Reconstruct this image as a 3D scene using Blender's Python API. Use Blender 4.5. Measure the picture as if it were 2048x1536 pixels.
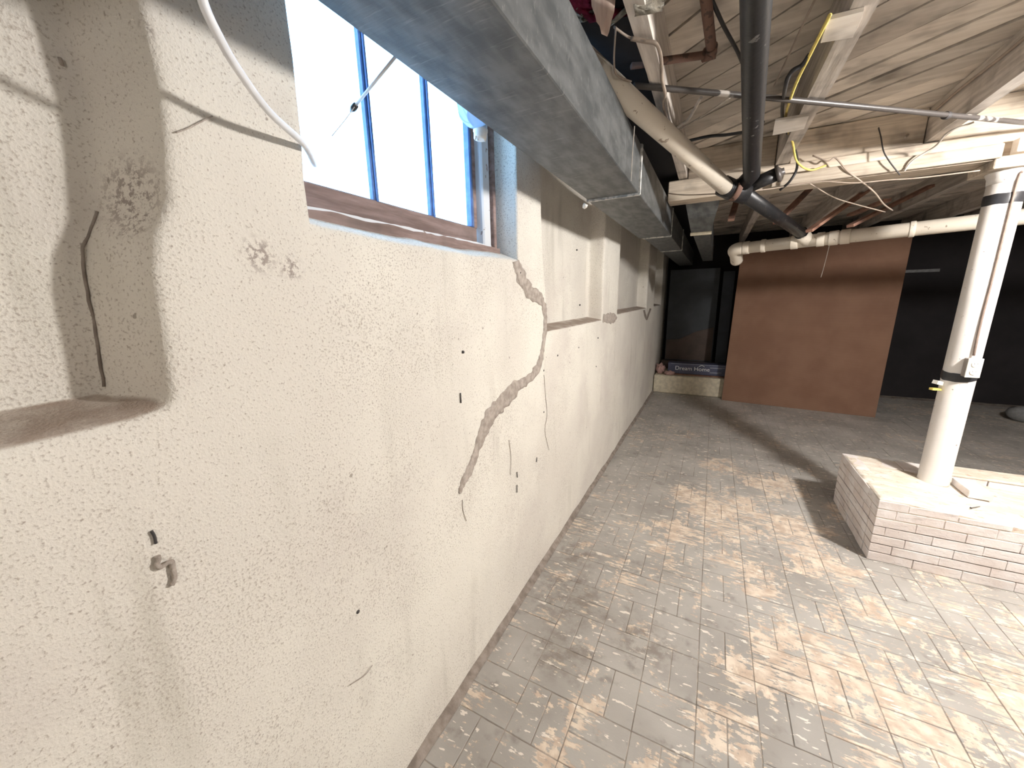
import bpy, bmesh, math, random
from mathutils import Vector, Matrix, noise
random.seed(7)
sc = bpy.context.scene
for o in list(bpy.data.objects): bpy.data.objects.remove(o)
COL = sc.collection

# ------------------------------------------------------------------ camera
FPX = 752.0; CX, CY = 1024.0, 768.0
CAM = Vector((0.77, 0.0, 1.53))
def _unit(v): v = Vector(v); v.normalize(); return v
_d = _unit((1430-CX, 588-CY, FPX))                       # room depth axis in camera space
_u = Vector((1100-CX, 4000-CY, FPX)); _u = _u - _u.dot(_d)*_d; _u.normalize()
_x = _d.cross(-_u)
AX = (_x, _d, -_u)                                       # world x, y, z seen by the camera (right, down, forward)
def cam_dir(c): return Vector([c[0]*AX[i][0]+c[1]*AX[i][1]+c[2]*AX[i][2] for i in range(3)])
def ray(u, v): return cam_dir((u-CX, v-CY, FPX))
def PX(u, v, x=None, y=None, z=None):
    """point in the room seen at photo pixel (u, v) on a given plane"""
    r = ray(u, v)
    i, val = (0, x) if x is not None else (1, y) if y is not None else (2, z)
    return CAM + r*((val-CAM[i])/r[i])
def project(p):
    w = Vector(p)-CAM
    c = AX[0]*w[0]+AX[1]*w[1]+AX[2]*w[2]
    return (CX+FPX*c[0]/c[2], CY+FPX*c[1]/c[2], c[2])
camd = bpy.data.cameras.new('camera'); cam = bpy.data.objects.new('camera', camd); COL.objects.link(cam)
rx, ry, rz = cam_dir((1,0,0)), cam_dir((0,-1,0)), cam_dir((0,0,-1))
cam.matrix_world = Matrix(((rx[0],ry[0],rz[0],CAM[0]),(rx[1],ry[1],rz[1],CAM[1]),(rx[2],ry[2],rz[2],CAM[2]),(0,0,0,1)))
camd.sensor_width = 36.0; camd.lens = FPX/2048*36.0; camd.clip_start = 0.02
sc.camera = cam

# ------------------------------------------------------------------ sky and exposure
world = bpy.data.worlds.new('overcast_sky'); sc.world = world; world.use_nodes = True
bg = world.node_tree.nodes['Background']
bg.inputs['Color'].default_value = (0.36, 0.66, 1.0, 1); bg.inputs['Strength'].default_value = 7.5
sc.view_settings.view_transform = 'Standard'; sc.view_settings.look = 'None'
sc.view_settings.gamma = 1.0; sc.view_settings.use_curve_mapping = False
sc.view_settings.exposure = 0.32
LAMP_POS = Vector((2.65, 1.9, 2.20)); LAMP_W = 215.0
FILL_POS = Vector((1.35, -1.3, 2.05)); FILL_W = 19.0  # weak fill added out of view behind the camera

# ------------------------------------------------------------------ material helpers
class NT:
    def __init__(s, name):
        s.m = bpy.data.materials.new(name); s.m.use_nodes = True
        s.t = s.m.node_tree; s.b = s.t.nodes['Principled BSDF']; s.pos = None
    def n(s, typ, **kw):
        nd = s.t.nodes.new(typ)
        for k, v in kw.items(): setattr(nd, k, v)
        return nd
    def link(s, a, b): s.t.links.new(a, b)
    def P(s):
        if s.pos is None: s.pos = s.n('ShaderNodeNewGeometry').outputs['Position']
        return s.pos
    def mapping(s, scale=(1,1,1), rot=(0,0,0), loc=(0,0,0), src=None):
        m = s.n('ShaderNodeMapping'); m.inputs['Scale'].default_value = scale
        m.inputs['Rotation'].default_value = rot; m.inputs['Location'].default_value = loc
        s.link(src or s.P(), m.inputs['Vector']); return m.outputs[0]
    def noise(s, scale, detail=3, rough=.55, vec=None, dist=0):
        t = s.n('ShaderNodeTexNoise'); t.inputs['Scale'].default_value = scale
        t.inputs['Detail'].default_value = detail; t.inputs['Roughness'].default_value = rough
        t.inputs['Distortion'].default_value = dist
        s.link(vec or s.P(), t.inputs['Vector']); return t.outputs['Fac']
    def ramp(s, fac, lo, hi, a=0.0, b=1.0):
        r = s.n('ShaderNodeMapRange'); r.inputs['From Min'].default_value = lo; r.inputs['From Max'].default_value = hi
        r.inputs['To Min'].default_value = a; r.inputs['To Max'].default_value = b
        r.interpolation_type = 'SMOOTHSTEP'; s.link(fac, r.inputs['Value']); return r.outputs[0]
    def math(s, op, a, b=None):
        m = s.n('ShaderNodeMath', operation=op)
        for i, q in enumerate((a, b)):
            if q is None: continue
            if isinstance(q, (int, float)): m.inputs[i].default_value = q
            else: s.link(q, m.inputs[i])
        return m.outputs[0]
    def mix(s, fac, a, b, blend='MIX'):
        m = s.n('ShaderNodeMix', data_type='RGBA', blend_type=blend)
        for i, q in ((0, fac), (6, a), (7, b)):
            if isinstance(q, (int, float)): m.inputs[i].default_value = q
            elif isinstance(q, tuple): m.inputs[i].default_value = (*q, 1)
            else: s.link(q, m.inputs[i])
        return m.outputs[2]
    def color(s, c):
        if isinstance(c, tuple): s.b.inputs['Base Color'].default_value = (*c, 1)
        else: s.link(c, s.b.inputs['Base Color'])
    def rough(s, v): s.b.inputs['Roughness'].default_value = v
    def bump(s, h, strength, dist):
        b = s.n('ShaderNodeBump'); b.inputs['Strength'].default_value = strength; b.inputs['Distance'].default_value = dist
        s.link(h, b.inputs['Height']); s.link(b.outputs[0], s.b.inputs['Normal'])
    def blobs(s, pts):
        """sum of soft round patches (x, y, z, radius) in the room: where paint wore off or dirt gathered"""
        tot = None
        for (x, y, z, r) in pts:
            d = s.n('ShaderNodeVectorMath', operation='DISTANCE'); s.link(s.P(), d.inputs[0]); d.inputs[1].default_value = (x, y, z)
            v = s.ramp(d.outputs['Value'], r, r*.25)
            tot = v if tot is None else s.math('MAXIMUM', tot, v)
        return tot
M = {}
def simple(name, col, rough=.6, metal=0.0, var=.15, scale=30, bump=.0):
    k = NT(name); f = k.noise(scale, 4)
    k.color(k.mix(k.ramp(f, .3, .7), tuple(c*(1-var) for c in col), tuple(min(1, c*(1+var)) for c in col)))
    k.rough(rough); k.b.inputs['Metallic'].default_value = metal
    if bump: k.bump(k.noise(scale*6, 3), bump, .004)
    M[name] = k.m; return k.m

# plaster of the left wall
k = NT('cream_plaster')
base = k.mix(k.ramp(k.noise(1.3, 3), .35, .68), (.74,.70,.635), (.85,.815,.735))
streak = k.noise(1, 4, vec=k.mapping((1, 9, .9)))
stain = k.math('MULTIPLY', k.ramp(streak, .52, .75), k.ramp(k.noise(1.7, 3, vec=k.mapping(loc=(3,1,7))), .42, .62))
base = k.mix(k.math('MULTIPLY', stain, .75), base, (.54,.51,.44))
base = k.mix(k.math('MULTIPLY', k.ramp(k.noise(2.3, 4, vec=k.mapping(loc=(9,4,2))), .52, .7), .35), base, (.62,.56,.52))
dens = k.ramp(k.noise(3.1, 3, vec=k.mapping(loc=(2,2,5))), .3, .7, .60, .50)
g = k.noise(210, 2)
spk = k.n('ShaderNodeMapRange'); k.link(g, spk.inputs['Value']); k.link(dens, spk.inputs['From Min']); spk.inputs['From Max'].default_value = .76
base = k.mix(k.math('MULTIPLY', spk.outputs[0], .9), base, (.36,.30,.25))
pit = k.ramp(k.noise(34, 2, vec=k.mapping(loc=(1,8,3))), .735, .77)
base = k.mix(k.math('MULTIPLY', pit, .7), base, (.25,.20,.16))
nz = k.n('ShaderNodeSeparateXYZ'); k.link(k.n('ShaderNodeNewGeometry').outputs['Normal'], nz.inputs[0])
dust = k.math('MULTIPLY', k.ramp(nz.outputs[2], .55, .85), k.ramp(k.noise(14, 4), .25, .6, .6, 1))
pz = k.n('ShaderNodeSeparateXYZ'); k.link(k.P(), pz.inputs[0])
dust = k.math('MULTIPLY', dust, k.math('LESS_THAN', pz.outputs[2], 1.55))
base = k.mix(dust, base, (.34,.27,.22))
spot = k.blobs([(-.06,.28,1.705,.085),(-.05,.285,1.67,.05),(0,.31,1.86,.03),(0,.325,1.93,.025),(0,.44,1.62,.045),(0,.50,1.60,.035),(0,.02,1.30,.05)])
spot = k.math('MULTIPLY', spot, k.ramp(k.noise(85, 4, .7), .47, .58))
base = k.mix(k.math('MULTIPLY', spot, .8), base, (.27,.215,.19))
k.color(base); k.rough(.9)
k.bump(k.math('ADD', k.math('MULTIPLY', g, .7), k.math('MULTIPLY', k.noise(26, 4), .9)), .5, .006)
M['plaster'] = k.m

k = NT('grey_mortar'); f = k.noise(40, 5)
k.color(k.mix(k.ramp(f, .3, .7), (.34,.29,.25), (.52,.46,.41))); k.rough(.95); k.bump(k.noise(90, 4), .8, .006); M['mortar'] = k.m
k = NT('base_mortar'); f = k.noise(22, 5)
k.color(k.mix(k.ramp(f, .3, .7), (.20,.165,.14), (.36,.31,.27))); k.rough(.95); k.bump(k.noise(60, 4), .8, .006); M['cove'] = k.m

# painted basket-weave floor brick, worn along the length of each brick
WEAR = [(.95,2.75,0,.42),(.80,3.0,0,.30),(1.10,2.95,0,.40),(1.35,2.8,0,.35),(.66,2.45,0,.2),(.6,2.25,0,.16),(1.45,2.45,0,.3),(1.6,2.15,0,.22),
        (1.25,1.75,0,.34),(1.02,1.55,0,.22),(1.5,1.7,0,.35),(1.65,1.55,0,.3),(.48,1.08,0,.13),(1.45,1.3,0,.3),(2.0,1.9,0,.4),(2.3,2.3,0,.35),
        (1.9,1.4,0,.35),(.95,1.25,0,.18),(.40,.92,0,.1),(1.3,3.5,0,.35),(.95,3.7,0,.3),(1.75,3.2,0,.25),(.75,1.0,0,.16),(1.1,2.15,0,.25)]
def floor_mat(name, along_x):
    k = NT(name)
    wear = k.math('MAXIMUM', k.blobs(WEAR), k.math('MULTIPLY', k.ramp(k.noise(.9, 2, vec=k.mapping(loc=(4,4,0))), .45, .7), .55))
    sca = (8, 58, 1) if along_x else (26, 13, 1)
    st = k.noise(1, 5, .62, vec=k.mapping(sca))
    pat = k.noise(6.5, 6, .66, vec=k.mapping((.8, 1.25, 1)))
    fine = k.noise(38, 5, .65, vec=k.mapping((.6, 1.6, 1)))
    m = k.math('ADD', k.math('MULTIPLY', st, .32), k.math('ADD', k.math('MULTIPLY', pat, .33), k.math('MULTIPLY', fine, .35)))
    # worn where the noise tops a threshold that falls inside the wear patches
    v = k.math('ADD', m, k.math('MULTIPLY', wear, .105))
    v = k.math('ADD', v, k.ramp(k.n('ShaderNodeObjectInfo').outputs['Random'], 0, 1, -.018, .03))
    worn = k.ramp(v, .558, .598)
    fleck = k.math('MULTIPLY', k.ramp(k.noise(1, 3, .6, vec=k.mapping((13, 40, 1), loc=(5,5,0))), .625, .65), 1.0)
    paint = k.mix(k.ramp(k.noise(2.4, 4), .3, .7), (.33,.31,.285), (.46,.44,.41))
    paint = k.mix(k.math('MULTIPLY', k.ramp(k.noise(13, 4, vec=k.mapping(loc=(3,9,0))), .55, .75), .5), paint, (.16,.135,.115))
    clay = k.mix(k.ramp(k.noise(16, 4), .3, .7), (.52,.405,.315), (.78,.68,.565))
    clay = k.mix(k.ramp(st, .55, .72), clay, (.82,.73,.60))
    c = k.mix(worn, paint, clay); c = k.mix(k.math('MULTIPLY', fleck, .85), c, (.86,.80,.72))
    dirt = k.blobs([(.22,1.62,0,.3),(.15,1.95,0,.22),(.62,1.5,0,.2),(.3,1.3,0,.2)])
    c = k.mix(k.math('MULTIPLY', k.math('MULTIPLY', dirt, k.ramp(k.noise(14, 6, .7), .42, .62)), .6), c, (.18,.145,.12))
    k.color(c); k.b.inputs['Roughness'].default_value = .62
    k.bump(k.math('ADD', k.math('MULTIPLY', worn, -.6), k.math('ADD', k.math('MULTIPLY', st, .5), k.math('MULTIPLY', k.noise(180, 2), .25))), .5, .004)
    return k.m
M['brick_x'] = floor_mat('floor_brick_paint_x', True); M['brick_y'] = floor_mat('floor_brick_paint_y', False)
k = NT('floor_joint'); k.color(k.mix(k.ramp(k.noise(9, 4), .35, .65), (.20,.17,.145), (.42,.37,.32))); k.rough(.95); M['joint'] = k.m

# whitewashed pedestal bricks
k = NT('whitewashed_brick'); 
c = k.mix(k.ramp(k.noise(7, 4), .35, .7), (.74,.66,.62), (.86,.82,.80)); c = k.mix(k.ramp(k.noise(60, 4), .64, .78), c, (.52,.40,.35))
c = k.mix(k.math('MULTIPLY', k.ramp(k.noise(1, 4, vec=k.mapping((8, 8, 70))), .58, .7), .5), c, (.40,.34,.32))
k.color(c); k.rough(.85); k.bump(k.noise(70, 4), .6, .005); M['wbrick'] = k.m
k = NT('pedestal_cement')
c = k.mix(k.ramp(k.noise(1, 5, .6, vec=k.mapping((7, 22, 7))), .38, .66), (.70,.61,.50), (.84,.78,.69)); c = k.mix(k.ramp(k.noise(24, 4), .58, .72), c, (.60,.42,.32))
k.color(c); k.rough(.9); k.bump(k.noise(36, 5), .8, .01); M['cement'] = k.m
k = NT('pedestal_joint'); k.color((.22,.18,.16)); k.rough(.95); M['pjoint'] = k.m

def wood(name, a, b, sca, rot=0.0, dark=(.10,.08,.065), rough=.85):
    k = NT(name); v = k.mapping(sca, (0,0,rot)); st = k.noise(1, 5, .6, vec=v)
    oi = k.n('ShaderNodeObjectInfo')
    c = k.mix(k.ramp(st, .32, .68), a, b)
    c = k.mix(k.math('MULTIPLY', k.ramp(k.noise(5, 3), .5, .75), .6), c, dark)
    hv = k.n('ShaderNodeHueSaturation'); k.link(c, hv.inputs['Color']); k.link(k.ramp(oi.outputs['Random'], 0, 1, .78, 1.18), hv.inputs['Value'])
    k.color(hv.outputs[0]); k.rough(rough); k.bump(st, .4, .004); M[name] = k.m
BOARD_ANG = math.radians(-38)
wood('subfloor', (.60,.53,.455), (.74,.67,.59), (2.5, 30, 3), -BOARD_ANG)
wood('joist_wood', (.44,.39,.345), (.66,.60,.54), (46, 3, 46), 0)
wood('girder_wood', (.46,.38,.30), (.66,.57,.46), (3, 46, 60), 0)
wood('pale_wood', (.84,.77,.69), (.93,.87,.80), (6, 30, 30), 0)
wood('red_wood', (.24,.12,.085), (.36,.20,.14), (20, 20, 5), 0)
wood('rail_wood', (.20,.135,.115), (.36,.26,.235), (30, 4, 40), 0)
wood('pink_wood', (.62,.44,.36), (.78,.60,.50), (60, 60, 6), 0)

k = NT('galvanised_steel'); sp = k.noise(26, 3, .5, vec=k.mapping((1,.35,1))); sc2 = k.noise(1, 4, .7, vec=k.mapping((9, 90, 40)))
c = k.mix(k.ramp(sp, .3, .7), (.078,.085,.088), (.155,.162,.164)); c = k.mix(k.math('MULTIPLY', k.ramp(sc2, .55, .75), .6), c, (.30,.30,.29))
k.color(c); k.b.inputs['Metallic'].default_value = .35; k.rough(.5); k.bump(k.math('ADD', sp, k.math('MULTIPLY', sc2, .4)), .25, .004); M['duct'] = k.m
k = NT('duct_seam'); k.color(k.mix(k.ramp(k.noise(40,4), .4, .6), (.30,.31,.31), (.62,.61,.58))); k.rough(.55); k.b.inputs['Metallic'].default_value = .3; M['seam'] = k.m
def chip(name, a, chipc, thr=.68, scale=40, rough=.5):
    k = NT(name); c = k.mix(k.ramp(k.noise(4, 4), .3, .7), tuple(q*.9 for q in a), a)
    c = k.mix(k.ramp(k.noise(scale, 3), thr, thr+.03), c, chipc); k.color(c); k.rough(rough); k.bump(k.noise(50, 3), .2, .003); M[name] = k.m
chip('white_post', (.84,.80,.76), (.30,.24,.22), .70, 48, .45)
chip('white_pipe', (.72,.65,.55), (.34,.27,.21), .66, 26, .5)
chip('black_pipe', (.011,.011,.013), (.13,.125,.12), .66, 24, .42)
chip('rusty_pipe', (.17,.095,.07), (.08,.05,.04), .55, 30, .8)
chip('conduit_steel', (.075,.065,.06), (.60,.55,.50), .58, 4.5, .4)  # dark base with pale blotches scattered by noise
chip('window_white', (.78,.80,.83), (.36,.31,.29), .66, 30, .6)
simple('muntin_bloom_blue', (.10,.17,.36), .45, 0, .2); simple('black_tape', (.03,.03,.034), .35)  # muntin blue has the window's bloom put into its colour
simple('yellow_cable', (.72,.58,.16), .5); simple('black_cable', (.02,.02,.022), .45); simple('beige_cable', (.36,.29,.235), .6)
simple('white_cable', (.82,.84,.88), .45, 0, .05); simple('grey_string', (.52,.47,.42), .8); simple('brown_cable', (.22,.16,.13), .6); simple('bay_shade_black', (.012,.012,.016), .8); simple('dark_iron', (.05,.045,.045), .6)
simple('outlet_plastic', (.86,.84,.78), .4, 0, .05); simple('steel_box', (.42,.38,.35), .5, .4)
simple('scrap_white', (.62,.58,.50), .9, 0, .2, 60, .5); simple('scrap_red', (.34,.035,.08), .95, 0, .3, 60, .6)
simple('dark_board', (.050,.056,.064), .7, 0, .2, 3); simple('brown_board', (.085,.06,.05), .7, 0, .2, 3); simple('slate_board', (.040,.046,.058), .7, 0, .2, 4)
simple('box_blue', (.075,.085,.15), .45, 0, .1, 8); simple('box_print', (.90,.92,.96), .6, 0, .02)
simple('box_line', (.34,.36,.44), .6, 0, .05)
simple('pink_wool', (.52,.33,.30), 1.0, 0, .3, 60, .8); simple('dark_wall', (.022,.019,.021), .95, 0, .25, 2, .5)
simple('ledge_paint', (.66,.60,.47), .9, 0, .14, 22, .5); simple('far_grey', (.20,.20,.20), .9); simple('porcelain', (.80,.76,.70), .4)
k = NT('cardboard'); fl = k.n('ShaderNodeTexWave', wave_type='BANDS', bands_direction='Z'); fl.inputs['Scale'].default_value = 22; k.link(k.P(), fl.inputs['Vector'])
c = k.mix(k.ramp(k.noise(3, 3), .3, .7), (.205,.108,.068), (.245,.138,.088)); c = k.mix(k.math('MULTIPLY', fl.outputs['Fac'], .14), c, (.14,.07,.042))
k.color(c); k.rough(.85); k.bump(fl.outputs['Fac'], .12, .003); M['cardboard'] = k.m
k = NT('window_glass'); tr = k.n('ShaderNodeBsdfTransparent'); tr.inputs[0].default_value = (.96,.98,1,1); gl = k.n('ShaderNodeBsdfGlossy'); gl.inputs['Roughness'].default_value = .08
mx = k.n('ShaderNodeMixShader'); mx.inputs[0].default_value = .07; k.link(tr.outputs[0], mx.inputs[1]); k.link(gl.outputs[0], mx.inputs[2])
k.link(mx.outputs[0], k.t.nodes['Material Output'].inputs['Surface']); M['glass'] = k.m
k = NT('globe_glass'); tr = k.n('ShaderNodeBsdfTranslucent'); tr.inputs[0].default_value = (.62,.70,.82,1); gl = k.n('ShaderNodeBsdfGlossy'); gl.inputs['Roughness'].default_value = .1
mx = k.n('ShaderNodeMixShader'); mx.inputs[0].default_value = .15; k.link(tr.outputs[0], mx.inputs[1]); k.link(gl.outputs[0], mx.inputs[2])
k.link(mx.outputs[0], k.t.nodes['Material Output'].inputs['Surface']); M['globe'] = k.m
def bulb_mat(name, watts, r, col):
    k = NT(name); e = k.n('ShaderNodeEmission'); e.inputs[0].default_value = (*col, 1)
    e.inputs[1].default_value = watts/(4*math.pi**2*r*r); k.link(e.outputs[0], k.t.nodes['Material Output'].inputs['Surface']); return k.m

# ------------------------------------------------------------------ object helpers
WLOC = {}
def props(o, label=None, cat=None, group=None, kind=None):
    if label: o['label'] = label
    if cat: o['category'] = cat
    if group: o['group'] = group
    if kind: o['kind'] = kind
    return o
def empty(name, loc, label=None, cat=None, group=None, kind=None):
    o = bpy.data.objects.new(name, None); COL.objects.link(o); o.location = loc; o.empty_display_size = .05
    WLOC[o.name] = Vector(loc); return props(o, label, cat, group, kind)
def put(name, bm, mat, parent=None, smooth=False, label=None, cat=None, group=None, kind=None, origin=None):
    """world-space bmesh -> one object whose origin sits at the base of the shape"""
    if isinstance(mat, str): mat = M[mat]
    mats = mat if isinstance(mat, list) else [mat]
    vs = [v.co for v in bm.verts]
    if origin is None:
        lo = [min(v[i] for v in vs) for i in range(3)]; hi = [max(v[i] for v in vs) for i in range(3)]
        origin = Vector(((lo[0]+hi[0])/2, (lo[1]+hi[1])/2, lo[2]))
    origin = Vector(origin)
    for v in bm.verts: v.co -= origin
    me = bpy.data.meshes.new(name); bm.to_mesh(me); bm.free()
    for m_ in mats: me.materials.append(m_)
    if smooth:
        for p in me.polygons: p.use_smooth = True
    o = bpy.data.objects.new(name, me); COL.objects.link(o); WLOC[o.name] = origin.copy()
    if parent: o.parent = parent; o.location = origin-WLOC[parent.name]
    else: o.location = origin
    return props(o, label, cat, group, kind)
def box(bm, lo, hi, bev=0.0, jit=0.0, mi=0):
    vs = [bm.verts.new((lo[0] if i & 1 == 0 else hi[0], lo[1] if i & 2 == 0 else hi[1], lo[2] if i & 4 == 0 else hi[2])) for i in range(8)]
    if jit:
        for v in vs: v.co += Vector([random.uniform(-jit, jit) for _ in range(3)])
    fs = [bm.faces.new([vs[j] for j in f]) for f in ((0,2,3,1),(4,5,7,6),(0,1,5,4),(2,6,7,3),(0,4,6,2),(1,3,7,5))]
    for f in fs: f.material_index = mi
    if bev:
        es = list({e for f in fs for e in f.edges})
        r = bmesh.ops.bevel(bm, geom=es, offset=bev, segments=1, affect='EDGES', profile=.5)
        for f in r['faces']: f.material_index = mi
    return bm
def mkbox(lo, hi, bev=0.0, jit=0.0): return box(bmesh.new(), lo, hi, bev, jit)
def beam(a, b, w, h, up=(0,0,1), bm=None):
    bm = bm or bmesh.new(); a, b = Vector(a), Vector(b); d = (b-a).normalized()
    s = d.cross(Vector(up)).normalized(); t = s.cross(d)
    vs = [bm.verts.new(p+s*(w/2*i)+t*(h/2*j)) for p in (a, b) for i, j in ((-1,-1),(1,-1),(1,1),(-1,1))]
    for f in ((0,1,2,3),(7,6,5,4),(0,4,5,1),(1,5,6,2),(2,6,7,3),(3,7,4,0)): bm.faces.new([vs[q] for q in f])
    bmesh.ops.recalc_face_normals(bm, faces=bm.faces); return bm
def smooth_path(pts, n=6):
    pts = [Vector(p) for p in pts]
    if len(pts) < 3: return pts
    P = [pts[0]*2-pts[1]]+pts+[pts[-1]*2-pts[-2]]; out = []
    for i in range(1, len(P)-2):
        for q in range(n):
            t = q/n; a, b, c, d = P[i-1], P[i], P[i+1], P[i+2]
            out.append(.5*((2*b)+(c-a)*t+(2*a-5*b+4*c-d)*t*t+(3*b-a-3*c+d)*t**3))
    out.append(pts[-1]); return out
def tube(pts, r, seg=8, bm=None, n=6, spline=True, mi=0):
    bm = bm or bmesh.new(); path = smooth_path(pts, n) if spline else [Vector(p) for p in pts]
    rs = r if isinstance(r, list) else [r]*len(path)
    up = Vector((0,0,1)) if abs((path[1]-path[0]).normalized().z) < .9 else Vector((1,0,0))
    rings = []
    for i, p in enumerate(path):
        d = (path[min(i+1, len(path)-1)]-path[max(i-1, 0)]).normalized()
        s = d.cross(up).normalized(); up = s.cross(d).normalized()
        rings.append([bm.verts.new(p+(s*math.cos(a)+up*math.sin(a))*rs[i]) for a in [2*math.pi*q/seg for q in range(seg)]])
    for a, b in zip(rings, rings[1:]):
        for q in range(seg):
            f = bm.faces.new((a[q], a[(q+1)%seg], b[(q+1)%seg], b[q])); f.smooth = True; f.material_index = mi
    bm.faces.new(rings[0][::-1]).material_index = mi; bm.faces.new(rings[-1]).material_index = mi
    return bm
def lathe(prof, origin, axis=(0,0,1), seg=20, bm=None):
    """profile of (radius, height) turned about an axis"""
    bm = bm or bmesh.new(); ax = Vector(axis).normalized(); origin = Vector(origin)
    s = ax.orthogonal().normalized(); t = ax.cross(s); rings = []
    for r, h in prof:
        rings.append([bm.verts.new(origin+ax*h+(s*math.cos(a)+t*math.sin(a))*max(r, 1e-4)) for a in [2*math.pi*q/seg for q in range(seg)]])
    for a, b in zip(rings, rings[1:]):
        for q in range(seg): bm.faces.new((a[q], a[(q+1)%seg], b[(q+1)%seg], b[q])).smooth = True
    bm.faces.new(rings[0][::-1]); bm.faces.new(rings[-1]); bmesh.ops.recalc_face_normals(bm, faces=bm.faces); return bm
def interp(tab, q):
    if q <= tab[0][0]: return tab[0][1]
    for (a, va), (b, vb) in zip(tab, tab[1:]):
        if q <= b: return va+(vb-va)*(q-a)/(b-a)
    return tab[-1][1]
def wallpt(u, v, x=0.0): p = PX(u, v, x=x); return p

# ------------------------------------------------------------------ left wall: plaster with pilasters, niches and a window opening
X1, Y0, Y1, ZC = 6.4, -3.0, 7.4, 2.47
def edge_tab(pxs, x=0.0): return sorted([(p.z, p.y) for p in (wallpt(u, v, x) for u, v in pxs)])
E_n1 = edge_tab([(343,812),(336,760),(322,650),(306,560),(300,490),(318,450),(334,400),(331,300),(322,190),(302,90),(275,0)])
E_n2 = edge_tab([(1083,345),(1083,420),(1086,500),(1094,590),(1095,662)])
E_wl = edge_tab([(622,455),(608,380),(604,300),(594,200),(583,100),(570,0)])
def wob(c, s, amp=.008): return lambda z: c+amp*noise.noise((s, z*5, 0))
edges = [lambda z: interp(E_n1, z), lambda z: interp(E_wl, z), wob(1.525, 2, .010), lambda z: interp(E_n2, z), wob(3.0, 3), wob(3.53, 4), wob(5.2, 5), wob(5.87, 6), wob(6.7, 7)]
# (edge index, dy, niche depth fraction left in that column, which niche)
D1, D2 = .14, .12
cols = []
def span(ya, yb, fr, D, step=.045):
    n = max(1, int((yb(1.5)-ya(1.5))/step))
    return [((lambda z, a=ya, b=yb, t=i/n: a(z)+(b(z)-a(z))*t), fr, D) for i in range(1, n)]
def add_edge(e, far, D, splay=.0):
    # far edge: niche lies on the -y side of it
    s = -1 if far else 1
    prof = [(-.014, 0), (-.005, .02), (0, .07), (.003, .16), (.004+splay*.5, .5), (.005+splay, .86), (.008+splay, .95), (.018+splay, 1.0)]
    lst = [((lambda z, e=e, q=dy*s: e(z)+q), fr, D) for dy, fr in prof]
    return lst[::-1] if far else lst
c0 = lambda z: Y0
cend = lambda z: 7.43
def off(e, d): return lambda z: e(z)+d
cols.append((c0, 1, D1)); cols += span(c0, off(edges[0], -.06), 1, D1, .1); cols += add_edge(edges[0], True, D1, .034)
cols += span(off(edges[0], .014), off(edges[1], -.012), 0, 0, .03)
iw0 = len(cols)+1; cols += [(off(edges[1], -.012), 0, 0), (edges[1], 0, 0)]
cols += span(edges[1], edges[2], 0, 0, .04)
iw1 = len(cols); cols += [(edges[2], 0, 0), (off(edges[2], .012), 0, 0)]
cols += span(off(edges[2], .012), off(edges[3], -.014), 0, 0, .04); cols += add_edge(edges[3], False, D2)
for a in (4, 6, 8):
    cols += span(off(edges[a-1], .03), off(edges[a], -.03), 1, D2, .06); cols += add_edge(edges[a], True, D2)
    if a < 8: cols += span(off(edges[a], .014), off(edges[a+1], -.014), 0, 0, .05); cols += add_edge(edges[a+1], False, D2)
cols += span(off(edges[8], .014), cend, 0, 0, .06); cols.append((cend, 0, 0))
# rows: z as a function of y, niche fraction
def sill_n(y): return interp([(-3,1.36),(.09,1.362),(.263,1.370),(1.86,1.357),(3.0,1.350),(3.5,1.37),(7.2,1.378)], y)+.004*noise.noise((y*7, 3, 0))
def sill_w(y): return interp([(.5,1.694),(.56,1.69),(.75,1.681),(1.2,1.678),(1.5,1.688),(1.6,1.69)], y)+.004*noise.noise((y*9, 8, 0))
rows = [(lambda y, t=i/26: t*(sill_n(y)-.016), 0) for i in range(27)]
rows += [(lambda y, d=d: sill_n(y)+d, fr) for d, fr in ((-.006,.03),(0,.09),(.006,.35),(.012,.65),(.018,.93),(.024,1.0))]
rows += [(lambda y, t=i/6: sill_n(y)+.024+t*(sill_w(y)-.012-sill_n(y)-.024), 1) for i in range(1, 7)]
ir0 = len(rows); rows += [(lambda y: sill_w(y), 1), (lambda y: sill_w(y)+.012, 1)]
ZWT = 2.44
rows += [(lambda y, t=i/10: sill_w(y)+.012+t*(ZWT-sill_w(y)-.012), 1) for i in range(1, 11)]
ir1 = len(rows)-1; rows += [(lambda y: 2.5, 1), (lambda y: 2.56, 1)]
bm = bmesh.new(); grid = []
for r, (rf, rfr) in enumerate(rows):
    line = []
    for c, (cf, cfr, D) in enumerate(cols):
        y = cf(1.0); z = rf(y); y = cf(z); z = rf(y)
        x = -D*cfr*rfr + .006*noise.noise((y*1.6, z*1.6, 1)) + .0022*noise.noise((y*7, z*7, 4))
        line.append(bm.verts.new((x, y, z)))
    grid.append(line)
for r in range(len(rows)-1):
    for c in range(len(cols)-1):
        if ir0 <= r < ir1 and iw0 <= c < iw1: continue
        bm.faces.new((grid[r][c], grid[r][c+1], grid[r+1][c+1], grid[r+1][c]))
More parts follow.
